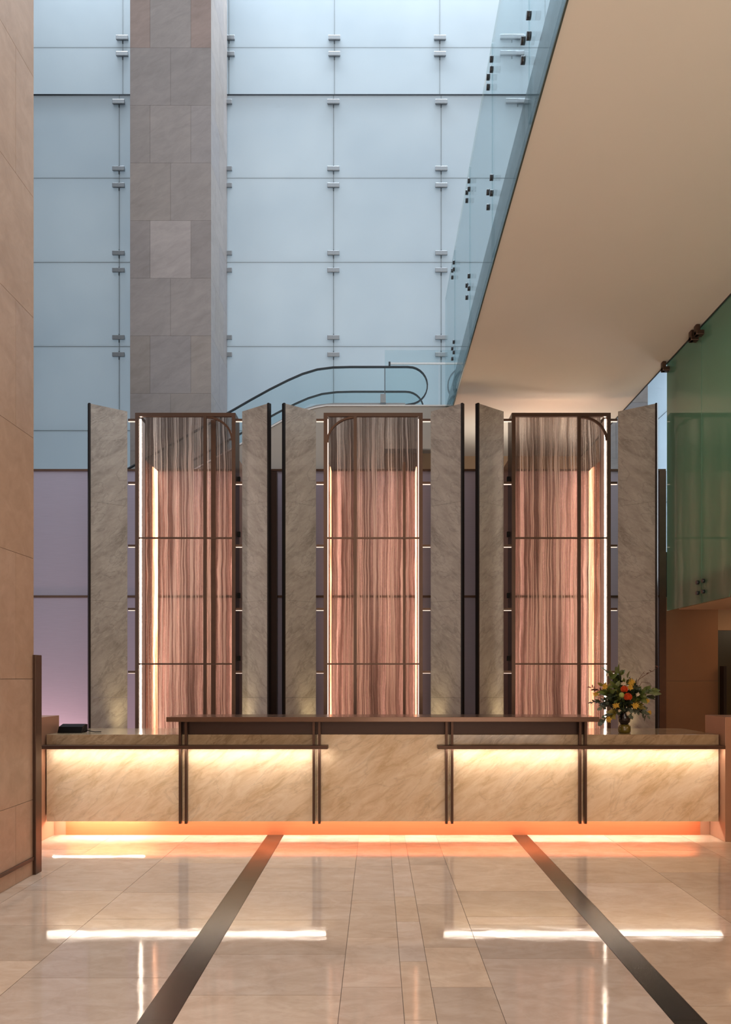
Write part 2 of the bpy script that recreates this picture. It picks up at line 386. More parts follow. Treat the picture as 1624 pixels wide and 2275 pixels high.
# clamps on the seams
seam_words = {265: 'left of the pillar', 511: 'just right of the pillar', 741: 'on the middle seam', 980: 'left of the balustrade', 1137: 'behind the balustrade glass'}
joint_words = {106: 'the topmost joint', 211: 'the dark stepped joint', 396: 'the first joint under the step', 583: 'the second joint under the step', 770: 'the third joint under the step'}
def clamp(cx, py, Y, seam, joint, side, w=.215):
    z = wz(py, Y); x = wx(cx, Y)
    t_ = thing('glass_clamp', 'grey steel clamp %s %s, %s' % (side, joint_words[joint], seam_words[seam]), 'clamp', (x, Y, z), 0, 'steel clamps on the frosted glass wall')
    bm = bmesh.new(); box(bm, -w/2, w/2, -.055, -.025, -.038, .038); obj('clamp_plate', bm, M['steel'], t_, .006)
    bm = bmesh.new(); box(bm, -w/2+.008, w/2-.008, -.030, -.001, -.022, .022); obj('clamp_block', bm, M['dark_steel'], t_)
    bm = bmesh.new(); box(bm, -.008, .008, -.014, -.001, -.075, .075); obj('seam_pin', bm, M['dark_seal'], t_)
for px, pu in ((265, 273), (511, 509), (741, 743), (980, 977)):
    for py, j, s in ((88, 106, 'above'), (124, 106, 'below')): clamp(pu, py, GU, px, j, s)
    for py, j, s in ((230, 211, 'below'), (378, 396, 'above'), (415, 396, 'below'), (565, 583, 'above'), (603, 583, 'below'), (752, 770, 'above'), (790, 770, 'below')):
        clamp(503 if px == 511 else px, py, GY, px, j, s)
for py, j, s, Y in ((86, 106, 'above', GU), (122, 106, 'below', GU), (228, 211, 'below', GY)):
    clamp(1137 if py < 200 else 1150, py, Y, 1137, j, s, .43)

# ------------------------------------------------------------------ ceiling slab (soffit) over the right side
ZS = 4.80; XA = .933; XB = 3.04
o = bobj('ceiling', (XA, XB, -4.2, 10.9, ZS, ZS+.3), M['white_plaster']); struct(o)
trim((XA-.012, XA-.001, -4.2, 10.9, ZS-.012, ZS+.3), M['edge_green'])
trim((XB+.001, XB+.010, -4.2, 12.6, ZS-.010, ZS+.02), M['dark_steel'])
# tan wall under the far end of the slab and the landing
struct(bobj('wall_landing', (.10, 3.36, 10.9, 11.1, 0, ZS+.29), M['tan_plaster']))
# balustrade on the left edge of the slab
bal = thing('glass_balustrade', 'frameless glass balustrade along the sloping left edge of the beige soffit', 'balustrade', (0,0,0))
yj = [-4.2, -2.6, -1.2, .2, 1.59, 2.98, 4.37, 5.76, 7.15, 8.54, 9.68]
for a, b in zip(yj, yj[1:]):
    bobj('glass_panel', (XA-.028, XA-.014, a+.006, b-.006, ZS+.0, 6.50), M['balustrade_glass'], bal)
for yy in yj[1:-1]:
    for dy in (-.085, .085):
        for z in (5.26, 5.38, 6.22, 6.30):
            bm = bmesh.new(); tube(bm, [(XA-.055, yy+dy, z), (XA-.029, yy+dy, z)], .022, 12); obj('standoff', bm, M['dark_steel'], bal)
            if z < 6: pass
# landing slab, fascia and escalator
LZ = 5.10
struct(bobj('ceiling_landing', (-1.0, XA-.03, 9.76, 12.8, LZ-.26, LZ-.01), M['grey_clad']))
esc = thing('escalator', 'glass sided escalator rising to the landing behind the desk', 'escalator', (0,0,0))
def rail_path(Y, x_far=-5.2):
    # handrail centreline traced in its own plane at depth Y (near one Y=10.4)
    P = []
    k = 10.4/F
    def W(px, py): return ((px-CX)*k, Y, CH-(py-CY)*k)
    P.append(W(130, 1128)); P.append(W(300, 1033)); P.append(W(520, 910)); P.append(W(560, 887)); P.append(W(600, 865)); P.append(W(640, 845)); P.append(W(672, 831)); P.append(W(705, 821)); P.append(W(740, 816.5)); P.append(W(780, 815.5))
    P.append(W(860, 815.5)); P.append(W(905, 815.5))
    cx_, cy_, r_ = 908, 857, 41.5
    for i in range(1, 15):
        a = -PI/2+PI*i/14*.97; P.append(W(cx_+r_*math.cos(a), cy_+r_*math.sin(a)))
    P.append(W(885, 903))
    return P
for Y, nm in ((10.4, 'near'), (11.3, 'far')):
    pp = rail_path(Y)
    bm = bmesh.new(); ribbon(bm, pp, .045, .016); h = obj('handrail', bm, M['rubber'], esc)
    # glass below rail
    base = [(p[0], Y, p[2]-.60 if i < 10 else LZ+.02) for i, p in enumerate(pp)]
    bm = bmesh.new()
    ring = pp[:-1]; low = [(ring[0][0], Y, ring[0][2]-.62), (wx(690, 10.4), Y, wz(897, 10.4)), (wx(905, 10.4), Y, wz(897, 10.4))]
    prism(bm, [(p[0], Y-.006, p[2]) for p in ring]+[(p[0], Y-.006, p[2]) for p in low[::-1]], None, (0,.012,0)); obj('balustrade_glass', bm, M['clear_glass'], esc)
    # deck band following the rail
    k = 10.4/F
    dk = [((px-CX)*k, Y, CH-(py-CY)*k) for px, py in ((130, 1220), (520, 1000), (600, 953), (640, 930), (672, 915), (705, 905), (740, 901), (900, 901))]
    bm = bmesh.new(); ribbon(bm, dk, .12, .03); obj('deck_trim', bm, M['steel'], esc)
    if Y > 11:
        dk2 = [(x*1.0, Y, z+.07) for x, y_, z in dk]
        bm = bmesh.new(); ribbon(bm, dk2, .02, .014); obj('skirt_line', bm, M['rubber'], esc)
bobj('glass_joint', (wx(855, 10.4)-.006, wx(855, 10.4)+.006, 10.385, 10.415, LZ+.2, wz(818, 10.4)), M['dark_seal'], esc)
# cladding of the truss at Y = 9.7
k = 9.7/F
def C(px, py): return ((px-CX)*k, 9.7, CH-(py-CY)*k)
poly = [C(60, 1250), C(520, 997), C(600, 952), C(640, 930), C(672, 916), C(700, 908), C(725, 903.5), C(992, 903.5), C(992, 997), C(854, 997), C(854, 1090), C(640, 1120), C(60, 1400)]
bm = bmesh.new(); prism(bm, poly, None, (0, .05, 0)); obj('truss_cladding', bm, M['grey_clad'], esc)
bm = bmesh.new(); ribbon(bm, [(p[0], 9.72, p[2]+.012) for p in poly[:8]], .07, .018); obj('cladding_edge', bm, M['white_rail'], esc)
# steps between the balustrades
bm = bmesh.new()
for i in range(22):
    x = -1.15-i*.28; z = 5.0-i*.162
    if z < .2: break
    box(bm, x-.28, x, 10.46, 11.24, z-.16, z)
obj('steps', bm, M['dark_steel'], esc)
bobj('control_box', (wx(845, 10.3), wx(857, 10.3), 10.25, 10.33, wz(897, 10.3), wz(878, 10.3)), M['steel'], esc)
# opposite escalator newel at the right
e2 = thing('escalator', 'rounded newel of a second escalator, cut off by the soffit edge', 'escalator', (0,0,0))
k4 = 10.4/F
pp = []
for i in range(15):
    a = PI/2+PI*i/14; pp.append(((1036+41*math.cos(a)-CX)*k4, 10.4, CH-(857-41*math.sin(a)-CY)*k4))
pp = [((1260-CX)*k4, 10.4, pp[0][2])]+pp+[((1060-CX)*k4, 10.4, pp[-1][2])]
bm = bmesh.new(); ribbon(bm, pp, .045, .016); obj('handrail', bm, M['rubber'], e2)
bm = bmesh.new(); prism(bm, [(p[0], 10.395, p[2]) for p in pp[:-1]]+[((1260-CX)*k4, 10.395, pp[-1][2])], None, (0,.01,0)); obj('balustrade_glass', bm, M['clear_glass'], e2)
# landing guard rail with a frontal glass screen
gr = thing('landing_guard', 'glass guard with thin white rail standing on the landing beside the escalator newel', 'railing', (0,0,0))
gx0, gx1 = wx(866, 11.6), wx(1100, 11.6); gz = wz(808, 11.6)
bobj('rail', (gx0, gx1, 11.585, 11.615, gz-.012, gz+.012), M['white_rail'], gr)
bobj('glass_panel', (wx(855, 11.6), wx(975, 11.6), 11.63, 11.64, LZ, wz(776, 11.6)), M['clear_glass'], gr)
bobj('glass_panel', (wx(977, 11.6), wx(1100, 11.6), 11.63, 11.64, LZ, wz(776, 11.6)), M['clear_glass'], gr)
bobj('rail_end', (gx0-.02, gx0+.01, 11.57, 11.62, gz-.04, gz+.02), M['dark_steel'], gr)

# ------------------------------------------------------------------ green glass balustrade and mezzanine on the right
gg = thing('green_glass_screen', 'tall green tinted glass screen hung below the right edge of the soffit', 'glass screen', (0,0,0))
ZB = 2.20
for a, b in ((1.9, 3.6), (3.61, 5.2), (5.21, 6.865), (6.875, 7.69)):
    bm = bmesh.new()
    if a < 5.3 and a > 5.2:
        # the lower edge steps up near the camera
        prism(bm, [(XB+.012, a, 2.62), (XB+.012, 6.10, 2.62), (XB+.012, 6.34, ZB), (XB+.012, b, ZB), (XB+.012, b, ZS+.08), (XB+.012, a, ZS+.08)], None, (.012, 0, 0))
    else: box(bm, XB+.012, XB+.024, a, b, 2.62 if b < 5.5 else ZB, ZS+.08)
    obj('glass_panel', bm, M['green_glass'], gg)
for y in (3.04*F/(1480-CX)-.03, 3.04*F/(1546-CX), 3.04*F/(1558-CX)):
    bm = bmesh.new(); box(bm, XB-.06, XB+.07, y-.035, y+.035, ZS-.10, ZS-.055); box(bm, XB-.06, XB-.02, y-.03, y+.03, ZS-.10, ZS-.001)
    obj('clamp', bm, M['bronze_warm'], gg, .008)
for dy in (-.06, .06):
    for z in (2.30, 2.40):
        bm = bmesh.new(); tube(bm, [(XB-.012, 6.87+dy, z), (XB+.011, 6.87+dy, z)], .019, 12); obj('standoff', bm, M['dark_steel'], gg)
bobj('corner_edge', (XB+.026, XB+.05, 7.42, 7.45, ZB+.002, ZS-.01), M['pale_edge'], gg)
tag(bobj('green_glass_return', (XB+.051, 6.4, 7.43, 7.442, ZB+.281, ZS-.01), M['green_glass']), 'green glass return pane behind the corner edge of the tall green screen', 'glass screen')
# mezzanine body behind the green glass: soffit at 2.2 and grey inner wall
struct(bobj('ceiling_mezzanine', (XB+.05, 7.0, 6.34, 7.45, ZB, ZB+.28), M['tan_plaster']))
bm = bmesh.new(); prism(bm, [(XB+.05, 1.9, 2.62), (XB+.05, 6.10, 2.62), (XB+.05, 6.34, ZB+.001), (XB+.05, 6.34, ZB+.28), (XB+.05, 1.9, 2.9)], None, (3.95,0,0)); struct(obj('ceiling_bulkhead', bm, M['tan_plaster']))
trim((XB+.05, 7.0, 7.452, 7.47, ZB-.006, ZB+.02), M['laminate'])
struct(bobj('wall_mezzanine', (6.5, 6.6, 1.9, 7.3, ZB+.28, ZS), M['grey_clad']))
struct(bobj('dark_filler_box', (3.66, 4.6, 9.62, 9.8, 2.56, 3.15), M['black_edge']))  # black box added to make the view through the green glass dark
# brown stone wall behind, opening and deeper room
BY = 9.6
bm = bmesh.new(); box(bm, wx(1470, BY), wx(1595, BY), BY, BY+.25, 0, 2.55, 0)
x0, x1 = wx(1470, BY), wx(1595, BY)
zj = wz(1513, BY)
tiles(bm, [(x0, x1, 0, zj), (x0, x1, zj, 2.55)], lambda u, v, d: (u, BY-d, v), .006, .004, .05, 0, 1)
paint_rest(bm)
struct(obj('wall_right', bm, [M['grout_dark'], M['brown_stone']]))
struct(bobj('wall_corridor', (4.5, 7.1, 11.4, 11.6, 0, 2.6), M['olive_wall']))
struct(bobj('ceiling_corridor', (3.95, 7.1, 7.47, 11.4, 2.56, 2.7), M['tan_plaster']))
struct(bobj('wall_bulkhead', (wx(1595, BY)+.01, 7.1, 9.85, 9.95, wz(1400, 9.85), 2.56), M['tan_plaster']))
trim((wx(1595, 9.6)+.005, wx(1602, 9.6), 9.45, 9.56, 0, wz(1480, 9.5)), M['black_edge'])
sen = tag(bobj('ceiling_sensor', (4.10, 4.18, 8.9, 8.96, 2.48, 2.56), M['black'], None, .01), 'small black sensor under the brown soffit right of the green glass', 'sensor')

# ------------------------------------------------------------------ lilac screen wall
SY = 9.2
SX0, SX1 = -6.2, wx(1478, SY)
ztop = wz(1045, SY); zmid = wz(1325, SY)
bm = bmesh.new()
edges = [SX0, wx(76-160, SY), wx(250, SY), wx(607, SY), wx(825, SY), wx(1043, SY), wx(1247, SY), wx(1463, SY)]
for a, b in zip(edges, edges[1:]):
    box(bm, a, b, SY, SY+.04, 0, ztop-.012)
struct(obj('wall_rear', bm, M['screen']))
trim((SX0, SX1, SY-.02, SY+.05, ztop-.012, ztop+.012), M['bronze'])
trim((SX0, SX1, SY-.012, SY-.001, zmid-.016, zmid+.012), M['bronze'])
trim((wx(1463, SY)+.001, SX1, SY-.03, SY+.05, 0, ztop-.013), M['bronze'])
# bronze uprights standing before the screen in the gaps between fins
for px0, px1, lb in ((601, 615, 'between the second and third stone fins from the left'),):
    Y = 9.05
    tag(bobj('upright_post', (wx(px0, Y), wx(px1, Y), Y, Y+.08, 0, wz(1047, Y)), M['dark_panel']), 'dark bronze post '+lb, 'post')

# ------------------------------------------------------------------ stone fins
FN, FF = 8.2, 8.45; FZ = 4.575
fins = [(199, 283, 'outermost stone fin at the far left with dark left edge'), (595.5, 538, 'narrow stone fin right of the left glass panel'), (632, 702, 'stone fin left of the middle glass panel'), (1026, 957, 'pale grey-blue stone fin right of the middle glass panel'), (1063, 1119, 'stone fin left of the right-hand glass panel'), (1458, 1373, 'outermost stone fin at the right, behind the flowers')]
finx = []
for i, (pn, pf, lb) in enumerate(fins):
    xn, xf = wx(pn, FN), wx(pf, FF); finx.append(xf)
    d = Vector((xf-xn, FF-FN, 0)); L = d.length; a = math.atan2(d.y, d.x)
    t_ = thing('stone_fin', lb, 'stone fin', (xn, FN, 0), a, 'tall stone fins behind the desk')
    s = -1 if d.x > 0 else 1   # thickness goes away from camera side
    y0, y1 = (0, .035) if d.x > 0 else (-.035, 0)
    # tilt: face towards camera
    bm = bmesh.new()
    zj = [0, wz(1550, 8.3), wz(1335, 8.3), wz(1118, 8.3), FZ]
    for z0, z1 in zip(zj, zj[1:]): box(bm, .012, L, y0, y1, z0+.0008, z1-.0008)
    st = obj('stone_panel', bm, M['fin_stone'], t_)
    bm = bmesh.new(); box(bm, -.010, .011, y0-.004, y1+.004, 0, FZ+.004); obj('edge_trim', bm, M['black_edge'], t_)

# ------------------------------------------------------------------ glass panels in bronze frames
FY = 8.45; FD = .25
kf = FY/F
screens = [(300, 523, 455, 'R', 'left-hand streaked glass panel in a bronze frame with a bright light strip on its left'),
           (719, 939, 789, 'L', 'middle streaked glass panel in a bronze frame behind the desk'),
           (1137, 1357, 1287, 'R', 'right-hand streaked glass panel in a bronze frame with a bright light strip on its right')]
zt = wz(917, FY); hb = [wz(1195, FY), wz(1475, FY), wz(1755, FY)]
for si, (pa, pb, pm, arc, lb) in enumerate(screens):
    xa, xb = wx(pa, FY), wx(pb, FY); w = xb-xa; xm = wx(pm, FY)-xa
    t_ = thing('glass_feature_panel', lb, 'glass panel', (xa, FY, 0), 0, 'lit glass feature panels')
    mw = .042
    bm = bmesh.new(); box(bm, 0, mw, 0, FD, 0, zt); obj('frame_upright', bm, M['bronze_warm'], t_)
    bm = bmesh.new(); box(bm, w-mw, w, 0, FD, 0, zt); obj('frame_upright', bm, M['bronze_warm'], t_)
    bm = bmesh.new(); box(bm, mw, w-mw, 0, .035, zt-.042, zt); obj('frame_head', bm, M['bronze_warm'], t_)
    bm = bmesh.new(); box(bm, xm-.018, xm+.018, 0, .03, 0, zt-.042); obj('mullion', bm, M['bronze_warm'], t_)
    for z in hb:
        bm = bmesh.new(); box(bm, mw, w-mw, .002, .026, z-.009, z+.009); obj('crossbar', bm, M['bronze_warm'], t_)
    if si == 0:
        bm = bmesh.new(); box(bm, xm+.02, xm+.075, FD-.02, FD-.005, 0, zt-.002); obj('rear_mullion', bm, M['bronze'], t_)
    if si == 1:
        bm = bmesh.new(); box(bm, wx(895, 8.7)-xa, wx(901, 8.7)-xa, FD-.02, FD-.005, 0, ztop-.05); obj('rear_mullion', bm, M['bronze'], t_)
    # arched bar
    pts = []
    for i in range(13):
        a = PI/2*i/12
        if arc == 'R': pts.append((w-mw-.30+.30*math.sin(a), .02, zt-.045-.27*(1-math.cos(a))))
        else: pts.append((mw+.34-.34*math.sin(a), .02, zt-.045-.29*(1-math.cos(a))))
    bm = bmesh.new(); ribbon(bm, pts, .03, .022); obj('arched_bar', bm, M['bronze'], t_)
    # printed pane at the back
    bm = bmesh.new(); box(bm, mw+.001, w-mw-.001, FD-.004, FD+.004, 0, zt+.04); p = obj('printed_glass', bm, M['print'], t_)
    p['label'] = 'clear glass printed with vertical bark-like streaks'
    # light strips on the inner faces of the uprights
    for x_, s_ in ((mw, 1), (w-mw, -1)):
        bright = (si == 0 and s_ == 1) or (si == 2 and s_ == -1)
        bm = bmesh.new(); box(bm, x_+s_*.001, x_+s_*.006, .06, .085, .02, zt-.05); obj('light_strip', bm, M['led'] if bright else M['led_soft'], t_)
        bm = bmesh.new(); box(bm, x_+s_*.001, x_+s_*.006, FD+.27, SY-FY-.03, .02, ztop-.02); obj('added_glow_panel', bm, M['rear_glow'], t_)  # added glowing panel, brightens the screen behind the pane
        bm = bmesh.new(); box(bm, x_+s_*.001, x_+s_*.004, .10, FD-.03, .02, zt-.05); obj('strip_channel', bm, M['pale_metal'], t_)
    # added cheeks, keep the rear glow from spilling into the gaps
    for x0_, x1_ in ((.001, mw-.001), (w-mw+.001, w-.001)):
        bm = bmesh.new(); box(bm, x0_, x1_, FD+.012, SY-FY-.022, 0, ztop-.02); obj('added_light_shield', bm, M['laminate'], t_)
    # brackets to the fins, with an added glow for their lit undersides
    fl, fr_ = finx[si*2], finx[si*2+1]
    for py in (930, 1070, 1210, 1351, 1491):
        z = wz(py, FY)
        bm = bmesh.new(); box(bm, fl-xa+.002, -.001, .015, .045, z-.022, z+.004); b_ = obj('bracket', bm, M['bronze_warm'], t_)
        bm = bmesh.new(); box(bm, fl-xa+.002, -.001, .02, .04, z-.028, z-.0225); obj('bracket_glow', bm, M['underside_glow'], b_)
        bm = bmesh.new(); box(bm, w+.001, fr_-xa-.002, .015, .045, z-.022, z+.004); b_ = obj('bracket', bm, M['bronze_warm'], t_)
        bm = bmesh.new(); box(bm, w+.001, fr_-xa-.002, .02, .04, z-.028, z-.0225); obj('bracket_glow', bm, M['underside_glow'], b_)
    for py in (1058, 1182, 1320, 1462):
        z = wz(py, FY)
        bm = bmesh.new()
        if arc == 'R' and si == 0: box(bm, w+.001, w+.03, .12, .16, z-.03, z+.03)
        elif si == 2: box(bm, -.03, -.001, .12, .16, z-.03, z+.03)
        else: bm.free(); continue
        obj('hinge', bm, M['black'], t_)

# ------------------------------------------------------------------ reception desk
D = thing('reception_desk', 'long marble reception desk with bronze bars and raised bronze shelf', 'desk', (0,0,0))
YS = 6.77
def sx(px): return wx(px, YS)
TOPZ = .971; BOTZ = .166
ex = [-3.06, sx(406.5), sx(703), sx(998), sx(1295), 3.168]
for i, (a, b) in enumerate(zip(ex, ex[1:])):
    bobj('stone_panel', (a+.0015, b-.0015, YS, YS+.03, BOTZ, TOPZ if i == 2 else .862), M['desk_stone'], D, .002)
bobj('carcass', (-3.06, 3.168, YS+.031, 7.5, .21, .86), M['laminate'], D)
bobj('countertop', (-3.06, ex[2]-.001, YS, 7.60, .864, TOPZ), M['counter_stone'], D, .003)
bobj('countertop', (ex[3]+.001, 3.168, YS, 7.60, .864, TOPZ), M['counter_stone'], D, .003)
bobj('countertop', (ex[2]+.001, ex[3]-.001, YS+.031, 7.60, .864, TOPZ), M['counter_stone'], D, .003)
bobj('plinth', (-2.96, 3.08, 6.96, 7.4, 0, .209), M['copper'], D)
for a, b in ((-3.07, -.447), (.555, 3.178)):
    l = bobj('ledge', (a+.002, b-.002 if b > 0 else b, 6.655, YS-.001, .846, .878), M['bronze'], D, .003)
    bobj('light_strip', (a+.06, b-.02, 6.676, 6.687, .8446, .8458), M['led_desk'], l)
for pc in (400, 413, 697, 709.5, 992, 1004.5, 1289, 1301):
    x = wx(pc, 6.73)
    bobj('vertical_bar', (x-.011, x+.011, 6.725, YS-.002, .152, .8445), M['bronze'], D)
    bobj('vertical_bar', (x-.011, x+.011, 6.725, YS-.002, .879, 1.094), M['bronze'], D)
for px in (392, 1295):   # end stiles under raised shelf
    pass
bobj('raised_back', (sx(403), sx(1303), 6.80, 6.84, TOPZ+.001, 1.094), M['dark_panel'], D)
bobj('raised_shelf', (wx(369, 6.65), wx(1332, 6.65), 6.65, 7.13, 1.095, 1.140), M['shelf_top'], D, .003)
bobj('end_wing', (-3.45, -3.071, 6.68, 7.07, 0, 1.134), M['laminate'], D, .003)
bobj('end_wing', (3.179, 3.75, 6.67, 7.08, 0, 1.138), M['laminate'], D, .003)
bobj('plinth_side', (-3.069, -2.961, 6.97, 7.07, 0, .209), M['laminate'], D)
bobj('plinth_side', (3.081, 3.177, 6.97, 7.08, 0, .209), M['laminate'], D)
bobj('light_strip', (-2.95, 3.07, 6.83, 6.845, .2085, .2098), M['led_kick'], D)
bobj('light_strip', (sx(112), sx(318), 6.812, 6.822, .17, .178), M['led_kick'], D)['label'] = 'slipped section of light strip at the left end'

# black device with its cable on the left counter
dv = thing('desk_device', 'low black terminal lying on the left end of the counter', 'device', (wx(160, 7.0), 7.0, TOPZ+.001))
bm = bmesh.new(); prism(bm, [(-.115,-.06,0),(-.115,.10,0),(-.115,.10,.075),(-.115,.06,.08),(-.105,-.05,.06)], None, (.225,0,0)); obj('housing', bm, M['black'], dv, .003)
bm = bmesh.new(); tube(bm, [(.11,.02,.006),(.14,.03,.02),(.18,.0,.012),(.22,.01,.006),(.26,.05,.005)], .004, 8); obj('cable', bm, M['black'], dv)
bp = thing('plant_bowl', 'dark bowl with a pale round ornament on the right end wing, cut by the frame', 'bowl', (3.50, 6.86, 1.139))
bm = bmesh.new(); lathe(bm, [(.045,0),(.06,.004),(.10,.05),(.12,.085),(.11,.09),(.08,.06),(.01,.05)]); obj('bowl', bm, M['vase'], bp)
bm = bmesh.new(); bmesh.ops.create_uvsphere(bm, u_segments=20, v_segments=12, radius=.03, matrix=Matrix.Translation((-.075,-.02,.10))); obj('ornament', bm, M['white_petal'], bp)

# ------------------------------------------------------------------ flowers
VY = 6.98; VX = wx(1387, VY); VZ = TOPZ+.001
vs = thing('vase', 'dark glass vase with olive base on the right side of the counter', 'vase', (VX, VY, VZ))
bm = bmesh.new(); lathe(bm, [(.050,0),(.057,.004),(.059,.03),(.057,.062),(.046,.076),(.038,.08)]); obj('vase_base', bm, M['vase_base'], vs)
bm = bmesh.new(); lathe(bm, [(.038,.081),(.040,.09),(.052,.105),(.057,.14),(.055,.18),(.050,.20),(.044,.20),(.048,.16),(.03,.12),(.01,.11)]); obj('vase_body', bm, M['vase'], vs)
def leaf(bm, p, d, L, W, up=None, fold=.25):
    d = Vector(d).normalized(); up = up or Vector((random.uniform(-1,1), random.uniform(-1,0), random.uniform(-.3,1)))
    s = d.cross(up)
    if s.length < .1: s = d.cross(Vector((1,0,0)))
    s.normalize(); n = s.cross(d).normalized(); p = Vector(p)
    prof = [(0,.05),(.2,.7),(.45,1),(.7,.75),(.9,.32),(1,0.03)]
    cl = []; le = []; ri = []
    for t_, w_ in prof:
        c = p+d*L*t_-n*L*.18*t_*t_
        cl.append(bm.verts.new(c)); le.append(bm.verts.new(c+s*W*.5*w_+n*W*fold*w_*.5)); ri.append(bm.verts.new(c-s*W*.5*w_+n*W*fold*w_*.5))
    for i in range(len(prof)-1):
        bm.faces.new((cl[i], cl[i+1], le[i+1], le[i])).smooth = True; bm.faces.new((cl[i+1], cl[i], ri[i], ri[i+1])).smooth = True
def Lp(px, py, dy=0):   # photo point -> point relative to the vase mouth plane
    Y = VY+dy; return Vector((wx(px, Y)-VX, dy, wz(py, Y)-VZ))
mouth = Vector((0,0,.185))
def stem_pts(tip, n=9, sag=.04):
    P = []
    for i in range(n):
        t_ = i/(n-1); p = mouth.lerp(tip, t_); p.z += sag*math.sin(PI*t_)
        P.append(p)
    return P
def branch(tip, mat, label, lw=.028, ll=.062, n=12, sag=.05, start=.3, name='leafy_branch'):
    t_ = thing(name, label, 'foliage', (VX, VY, VZ), 0, 'flower arrangement on the counter')
    P = stem_pts(tip, 10, sag); bm = bmesh.new(); tube(bm, P, [.0028-.0018*i/9 for i in range(10)], 6); obj('stem', bm, M['twig'], t_)
    bm = bmesh.new()
    for i in range(n):
        u = start+(1-start)*i/(n-1); idx = min(8, int(u*9)); f = u*9-idx
        p = P[idx].lerp(P[idx+1], f); ax = (P[idx+1]-P[idx]).normalized()
        side = Vector((random.uniform(-1,1), random.uniform(-1,1), random.uniform(-.6,.8))).normalized()
        d = (ax*.7+side).normalized() if i < n-1 else ax
        leaf(bm, p, d, ll*random.uniform(.7,1.2), lw*random.uniform(.7,1.2))
    obj('leaves', bm, mat, t_)
B = [((1352,1500,.02), 'leaf', 'tall broad-leaved green branch near the top left of the bouquet', .05,.09,9),
     ((1376,1493,.0), 'leaf', 'tallest broad green leaves at the top of the bouquet', .05,.085,9),
     ((1394,1507,.0), 'leaf', 'rounded green leaf spray at the top centre of the bouquet', .05,.08,6),
     ((1444,1536,-.02), 'leaf', 'broad bright green leaves reaching right from the bouquet', .055,.09,12),
     ((1440,1548,.05), 'leaf_dark', 'dark green leaves on the right side of the bouquet', .045,.08,12),
     ((1336,1520,.0), 'leaf_olive', 'olive leaf spray at the upper left of the bouquet', .026,.06,16),
     ((1314,1528,.03), 'twig', 'thin brown-leaved twig spreading to the far left of the bouquet', .014,.045,16),
     ((1316,1560,-.02), 'leaf_dark', 'dark leaf spray hanging at the left edge of the bouquet', .018,.05,16),
     ((1338,1572,-.06), 'leaf_grey', 'grey-green leaves drooping over the shelf end', .035,.06,12),
     ((1337,1604,-.08), 'leaf_grey', 'lowest grey-green eucalyptus stem drooping by the shelf end', .04,.05,10),
     ((1356,1590,-.08), 'leaf_olive', 'olive leaves drooping low at the left of the vase', .03,.07,14),
     ((1361,1545,-.08), 'leaf_dark', 'dark inner leaves at the left heart of the bouquet', .04,.07,16),
     ((1366,1525,-.05), 'leaf', 'mid green leaves above the heart of the bouquet', .04,.075,14),
     ((1422,1568,-.06), 'leaf_olive', 'olive leaves low on the right of the bouquet', .03,.06,14),
     ((1437,1590,-.03), 'leaf_grey', 'grey-green leaves drooping at the lower right of the bouquet', .028,.06,14),
     ((1412,1535,-.06), 'leaf_dark', 'dark inner leaves at the right heart of the bouquet', .04,.07,16),
     ((1392,1560,-.10), 'leaf_dark', 'dark leaves just above the vase mouth', .04,.07,14),
     ((1402,1590,-.08), 'leaf_grey', 'short grey-green sprig beside the vase neck', .03,.05,9),
     ((1376,1580,-.09), 'leaf_dark', 'short dark sprig in front of the vase mouth', .035,.055,10)]
B += [((1345,1540,-.05), 'leaf', 'green leaves in the left middle of the bouquet', .045,.075,14),
      ((1372,1512,.03), 'leaf_dark', 'dark leaves behind the top of the bouquet', .045,.08,14),
      ((1408,1520,.04), 'leaf_dark', 'dark leaves behind the yellow flowers at the top right', .04,.07,14),
      ((1426,1550,-.08), 'leaf', 'green leaves right of the orange flowers', .045,.075,14),
      ((1352,1560,.02), 'leaf_dark', 'dark leaves low behind the left half', .045,.08,14),
      ((1425,1575,.03), 'leaf_dark', 'dark leaves low behind the right half', .04,.07,14),
      ((1372,1556,-.13), 'leaf', 'green leaves left of the round bud', .04,.065,12)]
for (px, py, dy), mt, lb, lw, ll, n in B: branch(Lp(px, py, dy), M[mt], lb, lw*1.12, ll*1.05, int(n*1.7))
# bare twigs upper right
for pts_, lb in (([(1387,1600),(1405,1545),(1416,1512),(1436,1498),(1448,1492),(1462,1482)], 'bare reddish twig arching to the upper right of the bouquet'), ([(1388,1600),(1410,1540),(1420,1508),(1428,1496)], 'short upright reddish twig beside the arching one'), ([(1388,1600),(1414,1535),(1426,1515),(1444,1518)], 'small curved twig above the right-hand leaves')):
    t_ = thing('twig', lb, 'foliage', (VX, VY, VZ), 0, 'flower arrangement on the counter')
    P = [Lp(a, b, .01) for a, b in pts_]; bm = bmesh.new(); tube(bm, P, [.003-.0018*i/len(P) for i in range(len(P))], 6)
    for p in P[3:]: tube(bm, [p, p+Vector((random.uniform(-.02,.04), 0, random.uniform(-.03,.03)))], .0012, 5)
    obj('stem', bm, M['twig'], t_)
    bm = bmesh.new()
    for p in P[3:]: leaf(bm, p, (random.uniform(-1,1), 0, random.uniform(-1,1)), .03, .012)
    obj('leaves', bm, M['twig'], t_)
